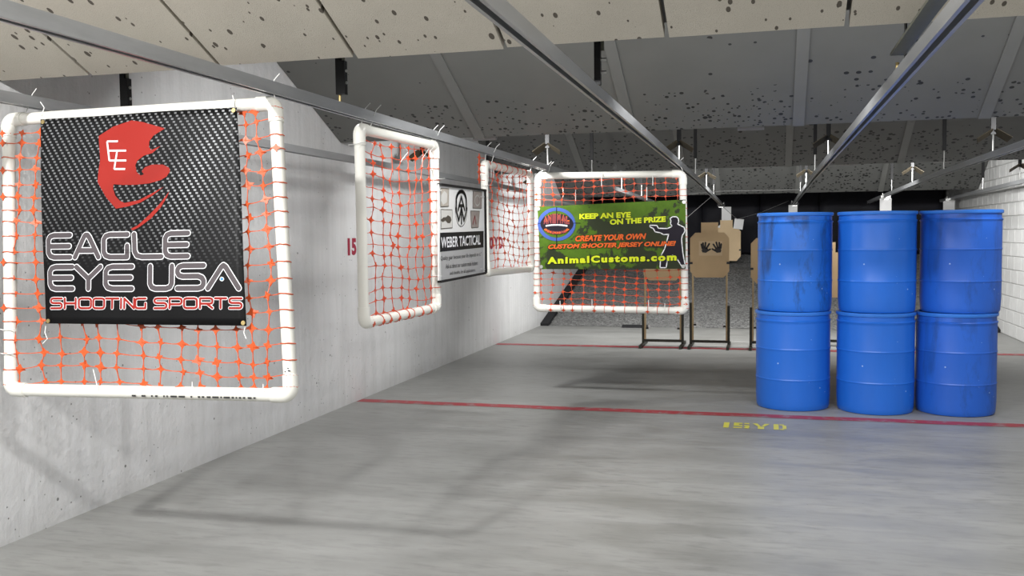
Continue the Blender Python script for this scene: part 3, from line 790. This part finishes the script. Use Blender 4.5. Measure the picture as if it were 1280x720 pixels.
# far frame with the green banner, across the lane
Y4 = 9.2
A4 = [ony(673, 220, Y4), ony(853.5, 217.5, Y4), ony(856.5, 388.5, Y4), ony(671, 385, Y4)]
F4, S4 = frame('large white pipe frame with orange net behind the green banner', *A4, .034, (0, -1, 0), 14, 21, 'orange_net_dark', False,
      wire=[(A4[0]+Vector((.0, 0, .03)), (X2, Y4, RZ)), (A4[0]+Vector((.1, 0, .03)), (X2+.026, Y4, RZ)), (A4[1]+Vector((-.0, 0, .03)), (rail_x(2, Y4), Y4, RZ))],
      jit=.010, wraps=('L', 'R', 'B'), node=(.024, .017))
ties(F4, [[ony(a, b, Y4-.045) for a, b in q] for q in ([(752, 217), (752, 233)], [(719.5, 237), (719.5, 251)], [(808.5, 234), (808.5, 250)], [(816, 219), (816, 232)], [(700, 376), (700.5, 386)], [(740, 374), (740, 386)], [(810.5, 375), (811, 387)], [(831, 379), (831, 388)])], r=.004)

# ------------------------------------------------------------------ black banner on the nearest frame
def wave1(p): return .004*math.sin(p.x*9+p.z*3)+.004*math.sin(p.x*4-p.z*6)
OFF1 = .040
def b1(x, y, off=0.0):
    p = on1(x, y, OFF1); return p + n1*(wave1(p)+off)
cs = [(58.5, 152), (301.5, 137), (314.5, 408), (64.5, 405)]
nu, nv = 26, 28
mb = MB(); uvs = {}
for j in range(nv+1):
    for i in range(nu+1):
        u, v = i/nu, j/nv
        x = (cs[3][0]*(1-u)+cs[2][0]*u)*(1-v)+(cs[0][0]*(1-u)+cs[1][0]*u)*v
        y = (cs[3][1]*(1-u)+cs[2][1]*u)*(1-v)+(cs[0][1]*(1-u)+cs[1][1]*u)*v
        mb.v.append(b1(x, y))
for j in range(nv):
    for i in range(nu): q = j*(nu+1)+i; mb.f.append((q, q+1, q+nu+2, q+nu+1))
c0 = on1(64.5, 405)
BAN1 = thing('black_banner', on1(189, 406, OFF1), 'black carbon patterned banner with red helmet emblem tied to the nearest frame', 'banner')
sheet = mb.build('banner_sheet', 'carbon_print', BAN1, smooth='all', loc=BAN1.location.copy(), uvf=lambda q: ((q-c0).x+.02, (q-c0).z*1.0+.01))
md = sheet.modifiers.new('thickness', 'SOLIDIFY'); md.thickness = .0012; md.offset = -1
def fill1(mb, pts, off=.0016):
    P = [b1(*q, off) for q in pts]
    mb.add(P, [tuple(range(len(P)))])
E_ = lambda a, b: (120+a/4.5, 140+b/4.5)
mb = MB()
fill1(mb, [E_(*q) for q in ((48, 148), (130, 95), (235, 62), (300, 72), (425, 108), (360, 148), (336, 180), (334, 210), (345, 228), (400, 205), (352, 245), (305, 258), (268, 285), (255, 310), (262, 350), (285, 368), (303, 362), (290, 345), (310, 322), (350, 308), (410, 308), (445, 325), (450, 345), (430, 375), (395, 395), (330, 412), (250, 420), (180, 420), (132, 416), (128, 440), (140, 480), (165, 508), (190, 520), (270, 505), (350, 465), (415, 430), (350, 478), (280, 518), (215, 538), (142, 552), (90, 490), (44, 405), (48, 350), (58, 280))])
fill1(mb, [E_(*q) for q in ((445, 455), (430, 490), (395, 545), (340, 605), (270, 655), (235, 672), (222, 664), (262, 645), (330, 585), (390, 525))])
EMB = mb.build('helmet_emblem', 'print_red', BAN1, tri=True)
mb = MB(); N1 = n1
for st in (((158, 178), (97, 178), (110, 285), (205, 285)), ((103, 230), (205, 230)), ((154, 230), (137, 332), (198, 332)), ):
    ribbon(mb, [b1(*E_(*q), .0030) for q in st], .0085, N1, disc=False)
mb.build('emblem_letters', 'print_white', EMB)
# stroke lettering
GL = {
 'E': [[(1, 1), (.25, 1), (.08, .94), (0, .78), (0, .22), (.08, .06), (.25, 0), (1, 0)], [(.04, .5), (.95, .5)]],
 'A': [[(0, 0), (.40, .9), (.47, 1), (.56, 1), (.63, .9), (1.03, 0)], [(.24, .30), (.78, .30)]],
 'V': [[(0, 0), (.45, .92), (.52, 1), (.60, .92), (1.05, 0)]],
 'G': [[(1, 1), (.25, 1), (.08, .94), (0, .78), (0, .22), (.08, .06), (.25, 0), (.98, 0), (.98, .5)]],
 'L': [[(0, 1), (.02, .25), (.10, .06), (.28, 0), (1, 0)]],
 'Y': [[(0, 1), (.5, .46), (1, 1)], [(.5, .46), (.5, 0)]],
 'U': [[(0, 1), (0, .22), (.08, .06), (.25, 0), (.75, 0), (.92, .06), (1, .22), (1, 1)]],
 'S': [[(1, 1), (.2, 1), (.06, .95), (0, .82), (0, .70), (.06, .58), (.2, .53), (.8, .53), (.94, .46), (1, .34), (1, .18), (.94, .05), (.8, 0), (0, 0)]],
 'H': [[(0, 1), (0, 0)], [(1, 1), (1, 0)], [(0, .5), (1, .5)]],
 'O': [[(.2, 1), (.8, 1), (.95, .94), (1, .8), (1, .2), (.95, .06), (.8, 0), (.2, 0), (.05, .06), (0, .2), (0, .8), (.05, .94), (.2, 1)]],
 'T': [[(0, 1), (1, 1)], [(.5, 1), (.5, 0)]], 'I': [[(.5, 1), (.5, 0)]],
 'N': [[(0, 0), (0, 1), (1, 0), (1, 1)]],
 'P': [[(0, 0), (0, 1), (.8, 1), (.95, .94), (1, .82), (1, .58), (.95, .46), (.8, .4), (0, .4)]],
 'R': [[(0, 0), (0, 1), (.8, 1), (.95, .94), (1, .82), (1, .62), (.95, .5), (.8, .45), (0, .45)], [(.55, .45), (1, 0)]],
}
def letters(word, spans, ytop, ybot, wout, win, col):
    """word: letters; spans: (x0, x1) pixels for each; ytop/ybot functions of x"""
    mo, mi = MB(), MB()
    for ch, (x0, x1) in zip(word, spans):
        for st in GL[ch]:
            pts = []
            for (a, b_), (c_, d_) in zip(st[:-1], st[1:]):
                for k in range(3): pts.append((a+(c_-a)*k/3, b_+(d_-b_)*k/3))
            pts.append(st[-1])
            q = [(x0+(x1-x0)*u, ybot(x0+(x1-x0)*u)+(ytop(x0+(x1-x0)*u)-ybot(x0+(x1-x0)*u))*v) for u, v in pts]
            ribbon(mo, [b1(*z, .0016) for z in q], wout, N1); ribbon(mi, [b1(*z, .0032) for z in q], win, N1)
    lt = mi.build('lettering', col, BAN1); mo.build('letter_outline', 'print_white', lt)
Q = lambda x: 40+x/2.483
R_ = lambda y: 130+y/2.483
lin = lambda x0, y0, x1, y1: (lambda x: y0+(y1-y0)*(x-x0)/(x1-x0))
letters('EAGLE', [(Q(74), Q(140)), (Q(154), Q(222)), (Q(240), Q(312)), (Q(332), Q(418)), (Q(430), Q(502))], lin(70, R_(413), 245, R_(405)), lin(70, R_(480), 245, R_(476)), .0300, .0225, 'print_grey')
for wd_, sp_ in (('EYE', [(Q(77), Q(146)), (Q(158), Q(230)), (Q(246), Q(326))]), ('USV', [(Q(383), Q(452)), (Q(470), Q(552)), (Q(566), Q(655))])): letters(wd_, sp_, lin(70, R_(510), 300, R_(504)), lin(70, R_(576), 300, R_(575)), .0300, .0225, 'print_grey')
ss = [(79, 113), (122, 156), (166, 203), (210, 243), (248, 286), (286, 302), (304, 334), (338, 370), (398, 436), (446, 484), (492, 532), (542, 580), (588, 622), (632, 668)]
for wd_, sp_ in (('SHOOTING', ss[:8]), ('SPORTS', ss[8:])): letters(wd_, [(Q(a), Q(b)) for a, b in sp_], lin(70, R_(606), 310, R_(606)), lin(70, R_(636), 310, R_(636)), .0155, .0100, 'print_red')
mb = MB(); c = (Q(609), R_(547))
for rr, off, mt in ((2.7, .0040, 'print_white'), (1.9, .0048, 'print_blue')):
    mb = MB(); mb.add([b1(c[0]+rr*math.cos(k*PI/8), c[1]+rr*math.sin(k*PI/8), off) for k in range(16)], [tuple(range(16))]); mb.build('letter_dot', mt, BAN1)
for q in ((298, 141), (68, 402), (311, 404.5), (62, 155.5)):
    p = b1(*q, .002); rt = n1.to_track_quat('Z', 'Y')
    mb = MB(); mb.lathe([(.0045, 0), (.010, 0), (.010, .003), (.0045, .003)], n=14); mb.v = [rt @ v + p for v in mb.v]
    mb.build('grommet', 'brass_rod', sheet, loc=p)

# ------------------------------------------------------------------ green banner on the far frame
Yg = Y4-.050
G = lambda x, y, off=0.0: ony(x, y, Yg-off)
BAN4 = thing('green_banner', G(764, 336), 'green camouflage banner with shooter silhouette on the far net frame', 'banner')
cg = [(671.5, 258.5), (857, 249.5), (857, 336), (676, 336.5)]
mb = MB()
for j in range(9):
    for i in range(21):
        u, v = i/20, j/8
        x = (cg[3][0]*(1-u)+cg[2][0]*u)*(1-v)+(cg[0][0]*(1-u)+cg[1][0]*u)*v; y = (cg[3][1]*(1-u)+cg[2][1]*u)*(1-v)+(cg[0][1]*(1-u)+cg[1][1]*u)*v
        mb.v.append(G(x, y))
for j in range(8):
    for i in range(20): q = j*21+i; mb.f.append((q, q+1, q+22, q+21))
g0 = G(676, 336.5)
sh = mb.build('banner_sheet', 'camo_print', BAN4, loc=BAN4.location.copy(), uvf=lambda q: (q.x-g0.x, q.z-g0.z))
md = sh.modifiers.new('thickness', 'SOLIDIFY'); md.thickness = .0015; md.offset = -1
NG = Vector((0, -1, 0))
G2 = lambda a, b, off=0.0: G(665+a/5.145, 210+b/5.145, off)         # from the enlarged view
def gtext(body, x0, x1, y0b, y1b, ht, mat, off=.003, outline=None, **k):
    bl, br, tl = G2(x0, y0b, off), G2(x1, y1b, off), G2(x0, y0b-ht, off)
    if outline:
        mo = mb = MB(); kk = dict(k); kk['bold'] = k.get('bold', 0)+.04; d = (br-bl)*.006
        text_on(mb, body, bl-d-(tl-bl)*.08+Vector((0, .0012, 0)), br+d-(tl-bl)*.08+Vector((0, .0012, 0)), tl-d+(tl-bl)*.08+Vector((0, .0012, 0)), **kk)
    mb = MB(); text_on(mb, body, bl, br, tl, **k); lt = mb.build('lettering', mat, BAN4)
    if outline: mo.build('letter_outline', outline, lt)
gtext('KEEP AN EYE', 304, 635, 330, 318, 36, 'print_yellow', bold=.05, outline='print_black')
gtext('ON THE PRIZE', 500, 860, 366, 346, 36, 'print_yellow', bold=.05, outline='print_black')
gtext('CREATE YOUR OWN', 278, 735, 474, 458, 38, 'print_orange', shear=.25, bold=.045, outline='print_black')
gtext('CUSTOM SHOOTER JERSEY ONLINE!', 104, 925, 530, 508, 38, 'print_orange', shear=.25, bold=.045, outline='print_black', off=.0062)
gtext('AnimalCustoms.com', 98, 930, 618, 596, 46, 'print_yellow', bold=.055, spacing=1.25, outline='print_black', off=.0062)
# shooter silhouette
SB = lambda a, b: (800+a/8.47, 260+b/8.47)
out = [(330, 200), (338, 190), (322, 168), (328, 135), (318, 112), (345, 92), (385, 92), (406, 112), (410, 150), (398, 170), (430, 186), (468, 205), (476, 240), (465, 265), (448, 290), (440, 330), (446, 400), (455, 480), (466, 545), (478, 600), (470, 622), (450, 628), (425, 590), (392, 540), (345, 500), (300, 520), (287, 570), (277, 632), (212, 632), (216, 560), (228, 492), (262, 430), (284, 350), (303, 278), (250, 282), (215, 262), (160, 252), (140, 216), (104, 200), (106, 182), (178, 184), (196, 215), (288, 217)]
P = [G(*SB(*q), .0032) for q in out]
mb = MB(); mb.add(P, [tuple(range(len(P)))]); SIL = mb.build('shooter_silhouette', 'print_charcoal', BAN4, tri=True)
mb = MB(); ribbon(mb, [G(*SB(*q), .0040) for q in out], .0095, NG, closed=True); mb.build('silhouette_outline', 'print_white', SIL)
# round logo with cross hair
cx_, cy_ = 158, 362
def ring(r0, r1, ry, mat, nm, off, a0=0, a1=2*PI, cy=cy_):
    mb = MB(); n = 40
    for k in range(n+1):
        q = a0+(a1-a0)*k/n; mb.v += [G2(cx_+r0*math.cos(q), cy+r0*ry*math.sin(q), off), G2(cx_+r1*math.cos(q), cy+r1*ry*math.sin(q), off)]
    for k in range(n): mb.f.append((2*k, 2*k+2, 2*k+3, 2*k+1))
    return mb.build(nm, mat, BAN4)
ring(98, 122, .88, 'ring_blue', 'logo_ring', .003)
mb = MB(); ribbon(mb, [G2(158, 252, .0036), G2(158, 495, .0036)], .008, NG); ribbon(mb, [G2(38, 356, .0036), G2(310, 354, .0036)], .006, NG); mb.build('cross_hair', 'print_black', BAN4)
mb = MB(); mb.add([G2(cx_+2-106*math.cos(2*PI*k/40), 360+66*math.sin(2*PI*k/40), .0044) for k in range(40)], [tuple(range(40))]); mb.build('logo_disc', 'print_charcoal', BAN4)
ring(80, 98, .62, 'print_orange', 'logo_arc', .0052, PI*.18, PI*.82, 362)
def arc_text(body, r, ry, a0, a1, ht, mat, cy, off):
    mb = MB(); n = len(body)
    for i, ch in enumerate(body):
        q = a0+(a1-a0)*(i+.5)/n; h = ht*(1-.35*abs((i+.5)/n-.5)*2)
        xx = cx_+r*math.sin(q); yy = cy-r*ry*math.cos(q)+r*ry; w_ = 160/n
        text_on(mb, ch, G2(xx-w_*.46, yy+h*.5, off), G2(xx+w_*.46, yy+h*.5, off), G2(xx-w_*.46, yy-h*.5, off), bold=.06)
    mb.build('logo_lettering', mat, BAN4)
arc_text('ANIMAL', 110, .45, -.85, .85, 66, 'print_maroon', 326, .0056)
arc_text('ANIMAL', 108, .45, -.85, .85, 46, 'print_orange', 316, .0050)
mb = MB(); n = 15
for i in range(n): 
    q = -.72+1.44*i/(n-1); xx = cx_+100*math.sin(q); yy = 366+12*q*q
    mb.add([G2(xx-4, yy+5, .0066), G2(xx+4, yy+5, .0066), G2(xx+4, yy-5, .0066), G2(xx-4, yy-5, .0066)], [(0, 1, 2, 3)])
mb.build('logo_band', 'print_white', BAN4)
mb = MB()
for i, ch in enumerate('CUSTOMS'):
    q = -.75+1.5*(i+.5)/7; xx = cx_+92*math.sin(q); yy = 418-24*q*q
    text_on(mb, ch, G2(xx-10, yy+9, .0062), G2(xx+10, yy+9, .0062), G2(xx-10, yy-11, .0062), bold=.03)
mb.build('logo_lettering', 'print_maroon', BAN4)
for q in ((673, 261), (855, 252.5), (676.5, 333.5), (854, 333)):
    p = G(*q, .002); mb = MB(); mb.lathe([(.008, 0), (.018, 0), (.018, .004), (.008, .004)], n=12); rt = NG.to_track_quat('Z', 'Y'); mb.v = [rt @ v + p for v in mb.v]
    mb.build('grommet', 'zinc', sh, loc=p)

# ------------------------------------------------------------------ white sign between the second and third frame
Xs = X2+.046
SG = lambda a, b, off=0.0: onx(545+a/5.677, 228+b/5.669, Xs+off)
SIGN = thing('hanging_sign', SG(180, 690), 'white sign with black border and white lettering on a black band between two net frames', 'sign')
cor = [(22, 14), (346, 57), (346, 642), (24, 704)]
MB().prism([SG(*q) for q in cor], (-.012, 0, 0)).build('sign_board', 'sign_white', SIGN, loc=SIGN.location.copy())
NS = Vector((1, 0, 0))
mb = MB()
for a, b in list(zip(cor, cor[1:]+cor[:1]))[:3]:
    p, q = SG(*a), SG(*b); d = (q-p).normalized(); mb.box((p+q)/2+Vector((.0, 0, 0)), (.03, (q-p).length if abs(d.y) > abs(d.z) else .015, .015 if abs(d.y) > abs(d.z) else (q-p).length),
        None if abs(d.z) > abs(d.y) else Matrix.Rotation(math.atan2(d.z*(1 if d.y > 0 else -1), abs(d.y)), 3, 'X'))
mb.build('sign_border', 'print_black', SIGN, loc=SIGN.location.copy())
def sfill(nm, pts, mat, off): mb = MB(); mb.add([SG(*q, off) for q in pts], [tuple(range(len(pts)))]); return mb.build(nm, mat, SIGN, tri=True)
sfill('lower_panel', [(36, 492), (338, 460), (338, 650), (38, 696)], 'sign_grey', .0015)
sfill('black_band', [(30, 357), (338, 344), (338, 460), (30, 492)], 'print_black', .0025)
def stext(body, x0, y0, x1, y1, ht0, mat, off=.0040, **k):
    mb = MB(); text_on(mb, body, SG(x0, y0, off), SG(x1, y1, off), SG(x0, y0-ht0, off), **k); mb.build('lettering', mat, SIGN)
stext('WEBER TACTICAL', 36, 466, 316, 440, 78, 'print_white', bold=.022)
stext('Quality gear because your life depends on it."', 34, 562, 322, 528, 40, 'print_black', off=.003)
stext('Ask us about our custom made holsters', 70, 612, 296, 585, 34, 'print_black', off=.003)
stext('and sheaths, for all applications.', 98, 664, 280, 638, 34, 'print_black', off=.003)
for nm, pts, mat in (('photo', [(34, 42), (92, 46), (90, 170), (34, 172)], 'photo_tan'), ('photo', [(36, 192), (116, 194), (116, 322), (36, 328)], 'photo_pale'), ('photo', [(264, 62), (326, 68), (324, 184), (262, 182)], 'photo_brown'), ('photo', [(246, 202), (310, 204), (302, 318), (252, 322)], 'photo_brown')):
    ph = sfill(nm, pts, mat, .003); mb = MB(); ribbon(mb, [SG(*q, .0034) for q in pts], .005, NS, closed=True, disc=False); mb.build('photo_edge', 'photo_dark', ph)
sfill('photo_subject', [(34, 266), (52, 248), (72, 246), (84, 232), (104, 244), (110, 268), (100, 288), (82, 288), (68, 270), (48, 282)], 'photo_dark', .0042)
sfill('photo_subject', [(36, 90), (60, 60), (80, 80), (78, 140), (50, 160), (34, 130)], 'photo_pale', .0042)
mb = MB(); ribbon(mb, [SG(294+18*math.cos(k*PI/8), 128+36*math.sin(k*PI/8), .0042) for k in range(16)], .012, NS, closed=True); mb.build('photo_subject', 'photo_pale', SIGN)
mb = MB(); ribbon(mb, [SG(262, 295, .0042), SG(276, 240, .0042), SG(284, 292, .0042)], .014, NS); mb.build('photo_subject', 'print_maroon', SIGN)
mb = MB(); ribbon(mb, [SG(180+42*math.cos(k*PI/14), 184+128*math.sin(k*PI/14)+ (0), .0032) for k in range(28)], .005, NS, closed=True); mb.build('emblem_oval', 'print_grey', SIGN)
mb = MB()
ribbon(mb, [SG(180-34*math.cos(k*PI/12)*1.05, 132-68*math.sin(k*PI/12), .0042) for k in range(13)], .026, NS)
ribbon(mb, [SG(146, 138, .0042), SG(146, 190, .0042)], .02, NS); ribbon(mb, [SG(215, 138, .0042), SG(216, 190, .0042)], .02, NS)
for st in (((142, 186), (163, 270), (182, 180), (200, 272), (220, 186)), ((158, 195), (181, 102), (204, 195)), ((168, 165), (196, 165)), ((182, 180), (182, 290))): ribbon(mb, [SG(*q, .0046) for q in st], .021, NS)
mb.build('emblem', 'print_black', SIGN)
ties(SIGN, [[onx(544, 238, X2+.035), onx(552, 238, Xs+.016)], [onx(601, 246, Xs+.016), onx(611, 246, X2+.03)], [onx(601, 336, Xs+.016), onx(611, 337, X2+.03)], [onx(544, 345, X2+.035), onx(552, 345, Xs+.016)]])
